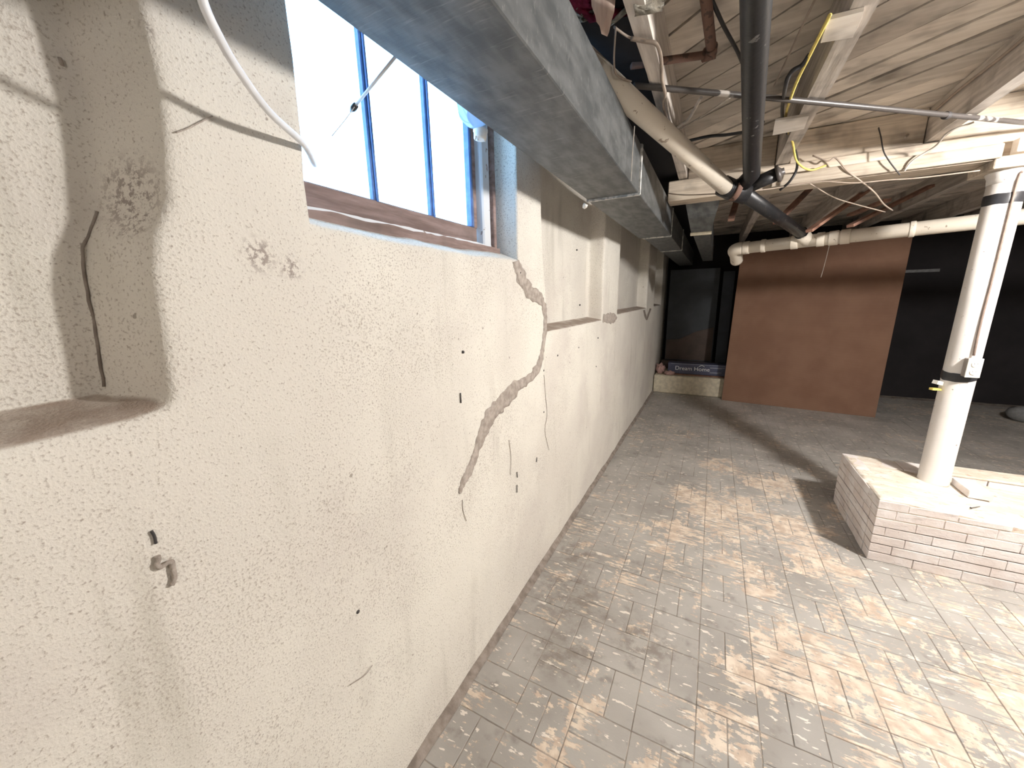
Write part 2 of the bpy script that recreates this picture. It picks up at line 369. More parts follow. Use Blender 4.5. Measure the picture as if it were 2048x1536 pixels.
# reveals of the window opening
def reveal(loop, dirs, prof=((-.012, 0), (-.04, 0), (-.19, 0))):
    prev = loop
    for (dx, dn) in prof:
        cur = [bm.verts.new((dx+.003*noise.noise((v.co.y*12, v.co.z*12, dx*30)), v.co.y+dirs[0]*dn, v.co.z+dirs[1]*dn)) for v in loop]
        for i in range(len(loop)-1): bm.faces.new((prev[i], prev[i+1], cur[i+1], cur[i]))
        prev = cur
reveal([grid[ir0][c] for c in range(iw0, iw1+1)], (0, 1), ((-.010,.007),(-.035,.018),(-.078,.036),(-.19,.045)))
reveal([grid[r][iw1] for r in range(ir0, ir1+1)], (0, 0))
reveal([grid[r][iw0] for r in range(ir0, ir1+1)], (0, 0))
reveal([grid[ir1][c] for c in range(iw0, iw1+1)], (0, 0))
bmesh.ops.recalc_face_normals(bm, faces=bm.faces)
if sum(f.normal.x*f.calc_area() for f in bm.faces) < 0: bmesh.ops.reverse_faces(bm, faces=bm.faces)
wall_left = put('wall_left', bm, 'plaster', smooth=True, kind='structure', origin=(0,0,0))

# mortar repair that follows the crack below the window corner
CR = [(1031,522,6),(1042,551,10),(1053,576,13),(1075,595,12),(1088,609,5),(1091,635,3),(1090,664,3.5),(1085,697,3),(1080,722,5),(1068,748,8),(1049,762,8),
      (1028,775,13),(1006,802,14),(984,824,13),(969,850,11),(957,883,8),(946,915,6),(935,945,7),(924,963,6),(917,986,2)]
def wall_strip(pts, name, mat='mortar', thick=.006, rough=1.0, label=None):
    P2 = []
    for i in range(len(pts)-1):
        for q in range(6):
            t = q/6; P2.append([pts[i][j]+(pts[i+1][j]-pts[i][j])*t for j in range(3)])
    P2.append(list(pts[-1])); bm = bmesh.new(); rows_ = []
    for i, (u, v, w) in enumerate(P2):
        a, b = P2[max(0, i-1)], P2[min(len(P2)-1, i+1)]; tx, ty = b[0]-a[0], b[1]-a[1]; L = math.hypot(tx, ty); nx, ny = -ty/L, tx/L
        row = []
        for s, h in ((-1,-1),(-.9,.6),(-.4,1),(.1,.85),(.5,1),(.9,.6),(1,-1)):
            ww = w*s*(1+rough*.55*noise.noise((i*.55, 4 if s < 0 else 9, u*.01)))
            p = wallpt(u+nx*ww, v+ny*ww); base_x = .006*noise.noise((p.y*1.6, p.z*1.6, 1))+.0022*noise.noise((p.y*7, p.z*7, 4))
            row.append(bm.verts.new((base_x+(thick*h*(1+.5*noise.noise((p.y*40, p.z*40, 2))) if h > 0 else -.01), p.y, p.z)))
        rows_.append(row)
    for a, b in zip(rows_, rows_[1:]):
        for q in range(len(a)-1): bm.faces.new((a[q], a[q+1], b[q+1], b[q]))
    bmesh.ops.recalc_face_normals(bm, faces=bm.faces)
    if sum(f.normal.x for f in bm.faces) < 0: bmesh.ops.reverse_faces(bm, faces=bm.faces)
    return put(name, bm, mat, wall_left, smooth=True, label=label)
wall_strip(CR, 'crack_repair', label='grey-brown mortar smeared along a jagged wall crack')
wall_strip([(1206,636,8),(1214,637,11),(1224,636,11),(1232,631,7)], 'mortar_patch', thick=.004)
wall_strip([(1288,620,2),(1291,634,2.2),(1293,640,1.5)], 'hairline_crack', 'cove', .002, .3)
wall_strip([(1293,640,1.5),(1297,628,2),(1301,617,2)], 'hairline_crack', 'cove', .002, .3)
def wall_scar(pts, r, mat, name):
    return put(name, tube([wallpt(u, v, .004) for u, v in pts], r, 6), mat, wall_left)
wall_scar([(315,1112),(316,1121),(313,1130),(322,1134),(333,1127),(343,1124),(346,1138),(349,1155),(344,1170)], .0042, 'mortar', 'raised_scar')
for pts in ([(921,786),(922,806)],[(1034,944),(1035,955)],[(1034,970),(1034,985)],[(1074,915),(1073,924)],[(303,1062),(309,1073),(312,1087)]):
    wall_scar(pts, .0022, 'dark_iron', 'scratch')
for pts in ([(119,115),(124,130)],[(201,175),(207,197)],[(232,245),(236,270)]):
    put('dent', tube([wallpt(u, v, -.137) for u, v in pts], .0025, 6), 'mortar', wall_left)
put('corner_line', tube([Vector((-.1225+.0015*(q%2), interp(E_n1, z_)-.0415+.002*noise.noise((z_*40, 1, 1)), z_)) for q, z_ in enumerate([1.40+.014*w_ for w_ in range(21)])], .0022, 6, n=2), 'cove', wall_left)  # thin dark line drawn along the niche's inner corner
for u, v in ((1087,741),(1157,695),(1115,711),(1087,824),(1192,733),(715,1223),(926,704),(1160,610),(1196,676),(1040,545),(1154,500)):
    p = wallpt(u, v, -.118 if 1100 < u < 1178 and v < 640 else 0.0)
    put('pit', lathe([(.001,.0045),(.0055,.003),(.006,-.004)], p, (1,0,0), 7), 'dark_iron', wall_left)
# hairline cracks of the plaster
for pts in ([(352,265),(378,256),(395,247),(425,232)],[(1088,750),(1091,790),(1094,830),(1090,862),(1098,900)],[(1018,880),(1022,915),(1021,950)],[(925,1000),(926,1020),(933,1042)],[(700,1370),(730,1350),(745,1330)]):
    wall_scar(pts, .0013, 'mortar', 'hairline_crack')

# other faces of the room
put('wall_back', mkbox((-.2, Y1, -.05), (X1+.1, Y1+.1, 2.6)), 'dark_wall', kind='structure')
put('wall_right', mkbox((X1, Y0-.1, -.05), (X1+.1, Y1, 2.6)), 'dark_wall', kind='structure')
put('wall_front', mkbox((-.2, Y0-.1, -.05), (X1, Y0, 2.6)), 'ledge_paint', kind='structure')
# dark mortar cove along the foot of the wall
bm = bmesh.new(); pr = None
for i in range(121):
    y = -1.0+i*(7.3/120); w = .028+.010*noise.noise((y*4, 1, 1)); hh = .020+.008*noise.noise((y*5, 2, 1))
    cur = [bm.verts.new(p) for p in ((-.01, y, hh+.004), (.004, y, hh), (w*.55, y, .011), (w, y, .003), (w, y, -.02))]
    if pr:
        for q in range(4): bm.faces.new((pr[q], pr[q+1], cur[q+1], cur[q]))
    pr = cur
bmesh.ops.recalc_face_normals(bm, faces=bm.faces)
put('trim_1', bm, 'cove', smooth=True, kind='structure')

# ------------------------------------------------------------------ floor: basket-weave brick
floor = put('floor', mkbox((-.2, Y0, -.1), (X1, Y1, -.0025)), 'joint', kind='structure')
CELL = .204; GX, GY = .025, .09
cells = []
for i in range(-1, int(X1/CELL)+1):
    for j in range(int((Y0-GY)/CELL), int((Y1-GY)/CELL)):
        x0, y0 = GX+i*CELL, GY+j*CELL
        if x0+CELL > X1: continue
        for h in (0, 1):
            jt = .0015
            if (i+j) % 2 == 0: lo, hi, m_ = [x0+jt, y0+h*CELL/2+jt], [x0+CELL-jt, y0+(h+1)*CELL/2-jt], 0
            else: lo, hi, m_ = [x0+h*CELL/2+jt, y0+jt], [x0+(h+1)*CELL/2-jt, y0+CELL-jt], 1
            lo[0] = max(lo[0], .0)
            if hi[0]-lo[0] < .02: continue
            c = ((lo[0]+hi[0])/2, (lo[1]+hi[1])/2, 0); area = 0
            if c[1] > .05:
                u, v, d = project(c)
                if d > .05 and -60 < u < 2108 and -60 < v < 1590:
                    q = [project((a, b, 0)) for a, b in ((lo[0],lo[1]),(hi[0],lo[1]),(hi[0],hi[1]),(lo[0],hi[1]))]
                    area = abs(sum(q[s][0]*q[(s+1)%4][1]-q[(s+1)%4][0]*q[s][1] for s in range(4)))/2
                    if 1.69 < c[0] and 2.65 < c[1] < 3.38: area = 0
            cells.append((area, lo, hi, m_))
cells.sort(key=lambda t: -t[0])
rest = bmesh.new()
for n_, (area, lo, hi, m_) in enumerate(cells):
    dz = random.uniform(-.0012, .0006)
    if n_ < 298 and area > 0:
        bm = box(bmesh.new(), (lo[0], lo[1], -.03), (hi[0], hi[1], dz), .0016)
        for v in bm.verts:
            if v.co.z > -.02: v.co.z += .0011*noise.noise((v.co.x*9, v.co.y*9, n_))
        put('brick', bm, [M['brick_x'], M['brick_y']][m_], floor)
    else: box(rest, (lo[0], lo[1], -.03), (hi[0], hi[1], dz), 0, 0, m_)
put('far_bricks', rest, [M['brick_x'], M['brick_y']], floor, kind='stuff')

# ------------------------------------------------------------------ ceiling: diagonal boards over joists
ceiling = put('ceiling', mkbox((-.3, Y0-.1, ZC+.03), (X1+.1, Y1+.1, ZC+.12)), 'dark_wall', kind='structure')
def clip(poly, axis, val, keep_less):
    out = []
    for a, b in zip(poly, poly[1:]+poly[:1]):
        ia, ib = (a[axis] <= val) == keep_less, (b[axis] <= val) == keep_less
        if ia: out.append(a)
        if ia != ib:
            t = (val-a[axis])/(b[axis]-a[axis]); out.append((a[0]+(b[0]-a[0])*t, a[1]+(b[1]-a[1])*t))
    return out
bd = Vector((math.cos(BOARD_ANG), math.sin(BOARD_ANG))); bn = Vector((-bd.y, bd.x)); BW = .138
for i in range(-40, 90):
    o_ = bn*(i*BW+.05); g = random.choice((.004,.005,.0075,.012))
    poly = [tuple(o_+bd*s+bn*q) for s, q in ((-14, g),(14, g),(14, BW-g),(-14, BW-g))]
    for ax, val, less in ((0, -.1, False), (0, X1, True), (1, Y0, False), (1, Y1, True)):
        poly = clip(poly, ax, val, less)
        if len(poly) < 3: break
    if len(poly) < 3: continue
    bm = bmesh.new(); dz = random.uniform(0, .005)
    lo_ = [bm.verts.new((x, y, ZC+dz)) for x, y in poly]; hi_ = [bm.verts.new((x, y, ZC+.03)) for x, y in poly]
    bm.faces.new(lo_[::-1]); bm.faces.new(hi_)
    for q in range(len(poly)): bm.faces.new((lo_[q], lo_[(q+1)%len(poly)], hi_[(q+1)%len(poly)], hi_[q]))
    bmesh.ops.recalc_face_normals(bm, faces=bm.faces); put('board', bm, 'subfloor', ceiling)
ZJ = 2.30
for xa, xb in ((.485,.535),(1.035,1.10),(1.70,1.755),(2.32,2.375),(2.95,3.0),(3.55,3.6),(4.15,4.2),(4.75,4.8),(5.35,5.4),(5.95,6.0)):
    bm = bmesh.new(); pr = None
    for i in range(53):
        y = Y0+i*(Y1-Y0)/52; w1, w2, w3 = [.004*noise.noise((xa*9+s, y*3, s)) for s in (0, 5, 9)]
        cur = [bm.verts.new(p) for p in ((xa+w1, y, ZC), (xa+w1, y, ZJ+w3), (xb+w2, y, ZJ+w3), (xb+w2, y, ZC))]
        if pr:
            for q in range(4): bm.faces.new((pr[q], pr[(q+1)%4], cur[(q+1)%4], cur[q]))
        else: bm.faces.new(cur)
        pr = cur
    bm.faces.new(pr[::-1]); bmesh.ops.recalc_face_normals(bm, faces=bm.faces)
    put('joist', bm, 'joist_wood', ceiling)
# blocking between joists above the girder
for xa, xb in ((.54,1.03),(1.105,1.695),(1.76,2.315),(2.38,2.945),(3.005,3.545)):
    put('blocking', mkbox((xa, 3.045, 2.296), (xb, 3.085, ZC), .003, .002), 'girder_wood', ceiling)
# cross bridging beyond the girder
for (a, b) in (((1625,372),(1552,446)),((1738,378),(1618,462)),((1476,392),(1462,440)),((1862,372),(1700,452)),((1700,430),(1775,400))):
    put('bridging_strut', beam(PX(*a, y=4.3), PX(*b, y=3.7), .045, .02), 'red_wood', ceiling)
# pale blocks nailed beside the second joist
for quad in ([(1657,40),(1727,23),(1706,75),(1641,86)], [(1550,243),(1618,232),(1608,258),(1545,271)]):
    bm = bmesh.new(); lo_ = [bm.verts.new(PX(u, v, z=2.288)) for u, v in quad]; hi_ = [bm.verts.new(v.co+Vector((0,0,.011))) for v in lo_]
    bm.faces.new(lo_); bm.faces.new(hi_[::-1])
    for q in range(4): bm.faces.new((lo_[q], lo_[(q+1)%4], hi_[(q+1)%4], hi_[q]))
    bmesh.ops.recalc_face_normals(bm, faces=bm.faces); put('nailed_block', bm, 'pale_wood', ceiling)
put('bay_shade_strip', mkbox((.22, Y0, 2.335), (.478, Y1, ZC-.001), .004), 'bay_shade_black', ceiling)  # black strip standing in for the unlit bay beside the duct

# girder carried by the post
gy0, gy1 = 3.03, 3.19
girder = empty('girder', (2.0, 3.11, 2.165), 'long pale timber girder resting on the white post', 'beam')
put('timber', mkbox((.42, gy0, 2.165), (X1, gy1, 2.294), .005), 'girder_wood', girder)
put('ledger_strip', mkbox((1.02, gy0-.032, 2.168), (1.985, gy0-.001, 2.235), .004), 'girder_wood', girder)
put('splice_plate', mkbox((2.02, gy0-.06, 2.18), (3.2, gy0-.001, 2.245), .003), 'pale_wood', girder)
put('bearing_block', mkbox((1.96, 2.99, 2.118), (2.42, 3.23, 2.1645), .004), 'girder_wood', girder)

# ------------------------------------------------------------------ window in the left wall
win = empty('window_1', (-.12, 1.0, 1.69), kind='structure')
XS = -.125
def wavy_bar(lo, hi, amp, seed):
    bm = bmesh.new(); pr = None; N_ = 48
    for i in range(N_+1):
        y = lo[1]+(hi[1]-lo[1])*i/N_; w = [amp*noise.noise((y*11, seed, q)) + amp*.5*noise.noise((y*34, seed, q)) for q in range(3)]
        cur = [bm.verts.new(p) for p in ((lo[0], y, lo[2]), (hi[0]+w[0], y, lo[2]+w[1]), (hi[0]+w[0]*.6, y, hi[2]+w[2]), (lo[0], y, hi[2]+w[2]))]
        if pr:
            for q in range(4): bm.faces.new((pr[q], pr[(q+1)%4], cur[(q+1)%4], cur[q]))
        else: bm.faces.new(cur)
        pr = cur
    bm.faces.new(pr[::-1]); bmesh.ops.recalc_face_normals(bm, faces=bm.faces); return bm
put('frame_sill', wavy_bar((-.185, .50, 1.69), (-.072, 1.50, 1.741), .006, 3), 'rail_wood', win)
put('paint_lip', wavy_bar((-.12, .50, 1.737), (-.086, 1.452, 1.750), .004, 8), 'window_white', win)
put('jamb', mkbox((-.185, 1.415, 1.738), (-.098, 1.475, 2.43), .006), 'window_white', win)
put('jamb_edge', mkbox((-.185, 1.484, 1.70), (-.088, 1.505, 2.43), .003), 'rail_wood', win)
put('jamb', mkbox((-.185, .50, 1.738), (-.10, .585, 2.43), .006), 'window_white', win)
put('head', mkbox((-.185, .50, 2.39), (-.09, 1.50, 2.44), .004), 'rail_wood', win)
put('bottom_rail', mkbox((-.155, .585, 1.746), (XS, 1.405, 1.815), .004, .002), 'rail_wood', win)
put('top_rail', mkbox((-.155, .585, 2.35), (XS, 1.405, 2.39), .004), 'rail_wood', win)
put('stile', mkbox((-.155, 1.385, 1.815), (XS, 1.41, 2.35), .002), 'rail_wood', win)
put('stile_edge', mkbox((-.15, 1.366, 1.815), (XS+.004, 1.384, 2.35), .004), 'muntin_bloom_blue', win)
put('stile', mkbox((-.155, .585, 1.815), (XS, .61, 2.35), .002), 'rail_wood', win)
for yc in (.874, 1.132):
    mu = put('muntin', mkbox((-.148, yc-.010, 1.81), (XS-.004, yc+.010, 2.355), .003), 'muntin_bloom_blue', win)
    put('groove', mkbox((XS-.005, yc-.003, 1.812), (XS+.003, yc+.003, 2.353), .001), 'muntin_bloom_blue', mu)
for a, b in ((.609,.865),(.883,1.123),(1.141,1.367)):
    put('pane', mkbox((-.142, a, 1.812), (-.139, b, 2.352)), 'glass', win)

# ------------------------------------------------------------------ sheet metal ducts
def hollow_box(lo, hi, bev=.003): return mkbox(lo, hi, bev)
dx0, dx1, dz0, dz1 = .166, .411, 2.0, 2.207
duct = empty('sheet_metal_duct', (.29, 2.5, 2.0), 'long grey galvanised duct hung along the cream wall above the window', 'duct')
put('duct_section', mkbox((dx0, -1.6, dz0), (dx1, 1.985, dz1), .003), 'duct', duct)
put('duct_section', mkbox((dx0-.002, 1.99, dz0-.003), (dx1+.003, 3.47, dz1), .003), 'duct', duct)
put('duct_section', mkbox((dx0+.03, 3.475, dz0-.002), (dx1, 4.62, dz1), .003), 'duct', duct)
put('duct_section', mkbox((dx0+.035, 4.625, dz0), (dx1-.004, 7.1, dz1), .003), 'duct', duct)
for y, dxx in ((1.987, -.004), (3.472, .028), (4.622, .030)):
    bm = box(bmesh.new(), (dx0+dxx, y-.010, dz0-.010), (dx1+.006, y+.010, dz0+.004), .002, .001)
    box(bm, (dx1-.002, y-.009, dz0-.008), (dx1+.009, y+.009, dz1), .002, .001)
    put('seam_flange', bm, 'seam', duct)
put('duct_screw', lathe([(.012,0),(.012,.012),(.006,.022)], PX(1172, 408, x=.19), (-.6,0,-1), 10), 'porcelain', duct)
d2 = empty('branch_duct', (.64, 4.6, 2.0), 'short dark grey duct beyond the girder, between big duct and drain pipes', 'duct')
bm = bmesh.new()
v_ = [bm.verts.new(p) for p in ((.52,3.22,2.19),(.745,3.22,2.17),(.70,3.47,2.0),(.562,3.47,2.0),(.52,3.22,2.28),(.745,3.22,2.28),(.70,3.47,2.2),(.562,3.47,2.2))]
for f in ((0,1,2,3),(7,6,5,4),(0,4,5,1),(1,5,6,2),(2,6,7,3),(3,7,4,0)): bm.faces.new([v_[q] for q in f])
bmesh.ops.recalc_face_normals(bm, faces=bm.faces); put('offset_piece', bm, 'duct', d2)
put('duct_section', mkbox((.572, 3.50, 1.995), (.70, 6.3, 2.2), .003), 'duct', d2)
put('seam_lip', mkbox((.556, 3.462, 1.985), (.706, 3.50, 2.006), .002), 'ledge_paint', d2)

# ------------------------------------------------------------------ brick pedestal
pxa, pxb, pya, pyb = 1.688, 3.5, 2.65, 3.38
ped = empty('brick_pedestal', ((pxa+pxb)/2, 3.0, 0), 'low whitewashed brick pedestal with a rough cement top under the white post', 'pedestal')
def cap_z(x): return interp([(1.0,.383),(1.80,.381),(2.05,.365),(2.35,.342),(2.8,.315),(3.5,.30)], x)
NCRS = 7; CH = .381/NCRS; BL = .192
put('mortar_core', mkbox((pxa+.005, pya+.005, 0), (pxb-.005, pyb-.005, .275)), 'pjoint', ped)
for c in range(NCRS):
    z0, z1 = c*CH+.0042, (c+1)*CH-.0016
    if c == 0: z0 = .001
    off_ = (0, .096, .05, .14, .02, .11, .065)[c]
    x = pxa
    first = True
    while x < pxb-.02:                                    # front face
        x2 = min(pxb, x+(BL-off_ if first and off_ else BL)); first = False
        zt = min(z1, cap_z((x+x2)/2)-.004)
        if zt-z0 > .012: put('brick', mkbox((x+.001, pya+random.uniform(-.0015,.0015), z0), (x2-.001, pya+.09, zt), .0015, .0008), 'wbrick', ped)
        x = x2
    y = pya+.093; first = True
    while y < pyb-.02:                                    # left face
        y2 = min(pyb, y+(BL-(off_+.07)%.17 if first else BL)); first = False
        put('brick', mkbox((pxa+random.uniform(-.0015,.0015), y+.002, z0), (pxa+.085, y2-.002, z1), .0015, .0008), 'wbrick', ped)
        y = y2
    if c >= 4:                                            # back course left standing higher than the broken top
        x = pxa+.09
        while x < pxb-.02:
            x2 = min(pxb, x+BL); put('brick', mkbox((x+.003, pyb-.16+random.uniform(-.002,.002), z0), (x2-.003, pyb, z1-(.001 if c < 6 else .004)), .003, .0015), 'wbrick', ped); x = x2
bm = bmesh.new(); nx_, ny_ = 60, 24; gr = []
for i in range(nx_+1):
    x = pxa+.004+(pxb-pxa-.008)*i/nx_; ln = []
    for j in range(ny_+1):
        t = j/ny_; yb = pyb-.15 if x > 2.2 else pyb-.004; y = pya+.004+(yb-pya-.004)*t
        z = cap_z(x)+.006*noise.noise((x*6, y*6, 1))+.003*noise.noise((x*22, y*22, 3))
        if x <= 2.25: z = min(z, .3835)
        ln.append(bm.verts.new((x, y, z)))
    gr.append(ln)
for i in range(nx_):
    for j in range(ny_): bm.faces.new((gr[i][j], gr[i+1][j], gr[i+1][j+1], gr[i][j+1])).smooth = True
def skirt(line):
    lo_ = [bm.verts.new((v.co.x, v.co.y, .26)) for v in line]
    for q in range(len(line)-1): bm.faces.new((line[q], line[q+1], lo_[q+1], lo_[q]))
skirt([g_[0] for g_ in gr]); skirt([g_[-1] for g_ in gr]); skirt(gr[0]); skirt(gr[-1])
bmesh.ops.recalc_face_normals(bm, faces=bm.faces); put('cement_top', bm, 'cement', ped)
put('back_coping', mkbox((2.17, pyb-.165, .378), (pxb, pyb+.004, .390), .003, .002), 'cement', ped)
# loose brick and nail on the top
bm = mkbox((2.156, 2.943, .358), (2.252, 3.128, .403), .003, .002)
put('loose_brick', bm, 'wbrick', label='loose pale brick lying on the pedestal top beside the post', cat='brick')
a = PX(1942, 1016, z=cap_z(2.1)+.009); b = PX(1960, 1013, z=cap_z(2.1)+.007)
put('nail', tube([a+(a-b)*.02, a, b], [.0055,.0022,.0016], 6, spline=False), 'dark_iron', label='dark rusty nail lying on the pedestal cement', cat='nail')

# ------------------------------------------------------------------ white post
PC = Vector((2.07, 3.11)); PR = .069
post = empty('steel_post', (PC.x, PC.y, .37), 'chipped white round steel post standing on the brick pedestal', 'post')
put('shaft', lathe([(PR*1.02,.362),(PR*1.02,.375),(PR,.385),(PR,.9),(PR*.995,1.4),(PR,2.06)], (PC.x, PC.y, 0), (0,0,1), 40), 'white_post', post)
put('head_collar', lathe([(PR+.002,2.06),(PR+.004,2.09),(PR+.014,2.112),(PR+.014,2.1175)], (PC.x, PC.y, 0), (0,0,1), 40), 'white_post', post)
def tape(name, z, w, tilt):
    bm = bmesh.new(); rows_ = []
    for i in range(4):
        zz = -w/2+w*i/3; rr = PR+(.0025 if 0 < i < 3 else .0005)
        rows_.append([bm.verts.new((PC.x+rr*math.cos(q), PC.y+rr*math.sin(q), z+zz+tilt*math.cos(q-1.0)+.004*noise.noise((math.cos(q)*2, math.sin(q)*2, i+z)))) for q in [2*math.pi*s/36 for s in range(36)]])
    for a_, b_ in zip(rows_, rows_[1:]):
        for s in range(36): bm.faces.new((a_[s], a_[(s+1)%36], b_[(s+1)%36], b_[s])).smooth = True
    bmesh.ops.recalc_face_normals(bm, faces=bm.faces); return put(name, bm, 'black_tape', post)
tape('tape_band', 1.985, .052, .004); tape('tape_band', 1.045, .05, .012)
AW = math.radians(-87)                                   # side of the post that carries the cable and the outlet
def on_post(ang, z, r): return Vector((PC.x+r*math.cos(ang), PC.y+r*math.sin(ang), z))
cb = empty('outlet_cable', on_post(AW, 1.1, PR+.006), 'thin brown cable running down the white post to the outlet', 'cable')
put('cable', tube([on_post(AW+.1, 2.1, PR+.012), on_post(AW, 2.04, PR+.006), on_post(AW, 1.6, PR+.005), on_post(AW-.03, 1.35, PR+.006), on_post(AW, 1.165, PR+.012)], .0055, 8), 'brown_cable', cb)
ob = empty('outlet_box', on_post(AW, 1.06, PR), 'white double socket outlet taped to the white post', 'outlet')
rd = Vector((math.cos(AW), math.sin(AW), 0)); td = Vector((-rd.y, rd.x, 0)); Z = Vector((0,0,1))
def obox(c, w, d, h, bev=.0):
    bm = bmesh.new(); box(bm, (-w/2, -d/2, -h/2), (w/2, d/2, h/2), bev)
    bmesh.ops.transform(bm, matrix=Matrix(((td.x, rd.x, 0, c.x),(td.y, rd.y, 0, c.y),(0,0,1,c.z),(0,0,0,1))), verts=bm.verts)
    bmesh.ops.recalc_face_normals(bm, faces=bm.faces); return bm
oc = on_post(AW, 1.10, PR+.018)
put('box_body', obox(oc, .058, .04, .105, .004), 'steel_box', ob)
fp = put('cover_plate', obox(oc+rd*.022, .06, .006, .108, .002), 'outlet_plastic', ob)
for dz in (-.022, .022):
    sk = put('socket', lathe([(.017,0),(.017,.004),(.015,.006)], oc+rd*.0245+Z*dz, rd, 16), 'outlet_plastic', fp)
    # three small holes of each socket sit proud as dark inserts
    bm = bmesh.new()
    for s_, w_ in ((-.006,.002),(.006,.002)):
        c_ = oc+rd*.0306+Z*(dz+.004)+td*s_; b2 = obox(c_, w_, .001, .007); me_ = bpy.data.meshes.new('tmp'); b2.to_mesh(me_); b2.free(); bm.from_mesh(me_); bpy.data.meshes.remove(me_)
    put('slots', bm, 'dark_iron', fp)
vp = on_post(math.radians(188), .985, PR)
tp = empty('wire_clip', vp, 'small yellowish clip sticking out of the white post below the tape', 'clip')
put('clip_arm', beam(vp+Vector((.004,0,.0)), vp+Vector((-.035,-.02,.012)), .03, .022), 'outlet_plastic', tp)
put('clip_tab', beam(vp+Vector((.004,0,-.035)), vp+Vector((-.05,-.03,-.03)), .02, .012), 'yellow_cable', tp)

# ------------------------------------------------------------------ pipes
# white drain crossing behind the post
A, B = PX(1480, 497, y=4.15), PX(2060, 432, y=3.75)
pd = (B-A).normalized(); END = A+pd*3.4
wp = empty('white_drain_pipe', A, 'white horizontal drain pipe with couplings passing behind the white post', 'pipe')
put('pipe_run', tube([A, END], .049, 20, spline=False), 'white_pipe', wp)
def ring(c, d, r, w, mat, parent, name='coupling'):
    return put(name, lathe([(r*.97,-w/2),(r,-w/2+.004),(r,w/2-.004),(r*.97,w/2)], c, d, 20), mat, parent)
def at_u(u):
    # the point of the pipe axis seen at photo column u
    best = min((abs(project(A+pd*(s*.01))[0]-u), s) for s in range(0, 340)); return A+pd*(best[1]*.01)
for u, w in ((1492,.05),(1526,.035),(1590,.05),(1640,.05),(1668,.06),(1690,.06),(1826,.03)): ring(at_u(u), pd, .055, w, 'white_pipe', wp)
el = [A+pd*.02, A-pd*.02, A-pd*.045+Vector((0,.03,-.012)), A-pd*.045+Vector((.02,.10,-.04)), A-pd*.04+Vector((.03,.20,-.09))]
put('elbow', tube(el, .053, 18, n=5), 'white_pipe', wp)
put('tee_branch', tube([at_u(1612), at_u(1606)+Vector((-.03,-.07,.055))], .052, 16, spline=False), 'white_pipe', wp)
# joint below the girder where three drains meet
J = PX(1466, 381, y=2.68)
bp = empty('black_drain_pipe', J, 'glossy black drain pipe running between the joists down to the pipe joint', 'pipe')
T0, T1 = PX(1512, 0, y=1.30), PX(1503, 350, y=2.62)
dT = (T0-T1).normalized()
put('pipe_run', tube([T0+dT*.5, T0, (T0+T1)/2, T1, J+Vector((.03,.0,.01))], [.036, .036, .038, .041, .041], 18, spline=False), 'black_pipe', bp)
put('joint_hub', tube([J+Vector((-.06,-.03,.03)), J, J+Vector((.07,.04,-.02))], .054, 16, spline=False), 'black_pipe', bp)
ring(J+Vector((.01,.0,.0)), (1,.5,-.3), .058, .03, 'rusty_pipe', bp, 'hub_band')
TEE = at_u(1606)+Vector((-.03,-.07,.055))
put('lower_run', tube([J+Vector((.03,.02,0)), TEE], .040, 16, spline=False), 'black_pipe', bp)
ring(TEE, (TEE-J), .047, .05, 'black_pipe', bp)
S = PX(1500, 372, y=2.72)
put('cleanout', tube([S, PX(1552, 349, y=2.70)], .036, 16, spline=False), 'black_pipe', bp)
cpos = PX(1552, 349, y=2.70); cdir = (cpos-S).normalized()
put('cleanout_plug', lathe([(.045,0),(.045,.018),(.03,.02),(.018,.03),(.018,.04)], cpos, cdir, 8), 'conduit_steel', bp)
W1 = PX(1450, 374, y=2.62); W0 = PX(1230, 176, z=2.252); dW = (W0-W1).normalized()
sp_ = empty('slanting_drain_pipe', W1, 'cream slanting drain pipe coming over the duct to the black joint', 'pipe')
put('pipe_run', tube([W0+dW*.32, W1], .041, 18, spline=False), 'white_pipe', sp_)
ring(W1-dW*.012, dW, .047, .025, 'black_pipe', sp_)
# conduit across under the joists
c0_, c1_ = PX(1268, 171, z=2.288), PX(2060, 247, z=2.285)
cd = empty('steel_conduit', c0_, 'thin dark conduit with pale blotches crossing under the joists towards the post', 'conduit')
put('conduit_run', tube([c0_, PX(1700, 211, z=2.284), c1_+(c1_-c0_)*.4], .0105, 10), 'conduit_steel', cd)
ring(PX(1893, 231, z=2.284), (c1_-c0_), .0155, .02, 'dark_iron', cd)
# rusty bent pipe
q0, q1, q2 = PX(1405, -60, z=2.44), PX(1424, 108, z=2.36), PX(1262, 131, z=2.33)
rp = empty('rusty_pipe', q1, 'rusty brown bent iron pipe below the ceiling boards near the duct', 'pipe')
put('down_leg', tube([q0, q1], .017, 12, spline=False), 'rusty_pipe', rp)
put('cross_leg', tube([q1, q2], .0125, 12, spline=False), 'rusty_pipe', rp)
put('pipe_elbow', tube([q1+(q0-q1)*.1, q1, q1+(q2-q1)*.1], .021, 12, spline=False), 'rusty_pipe', rp)

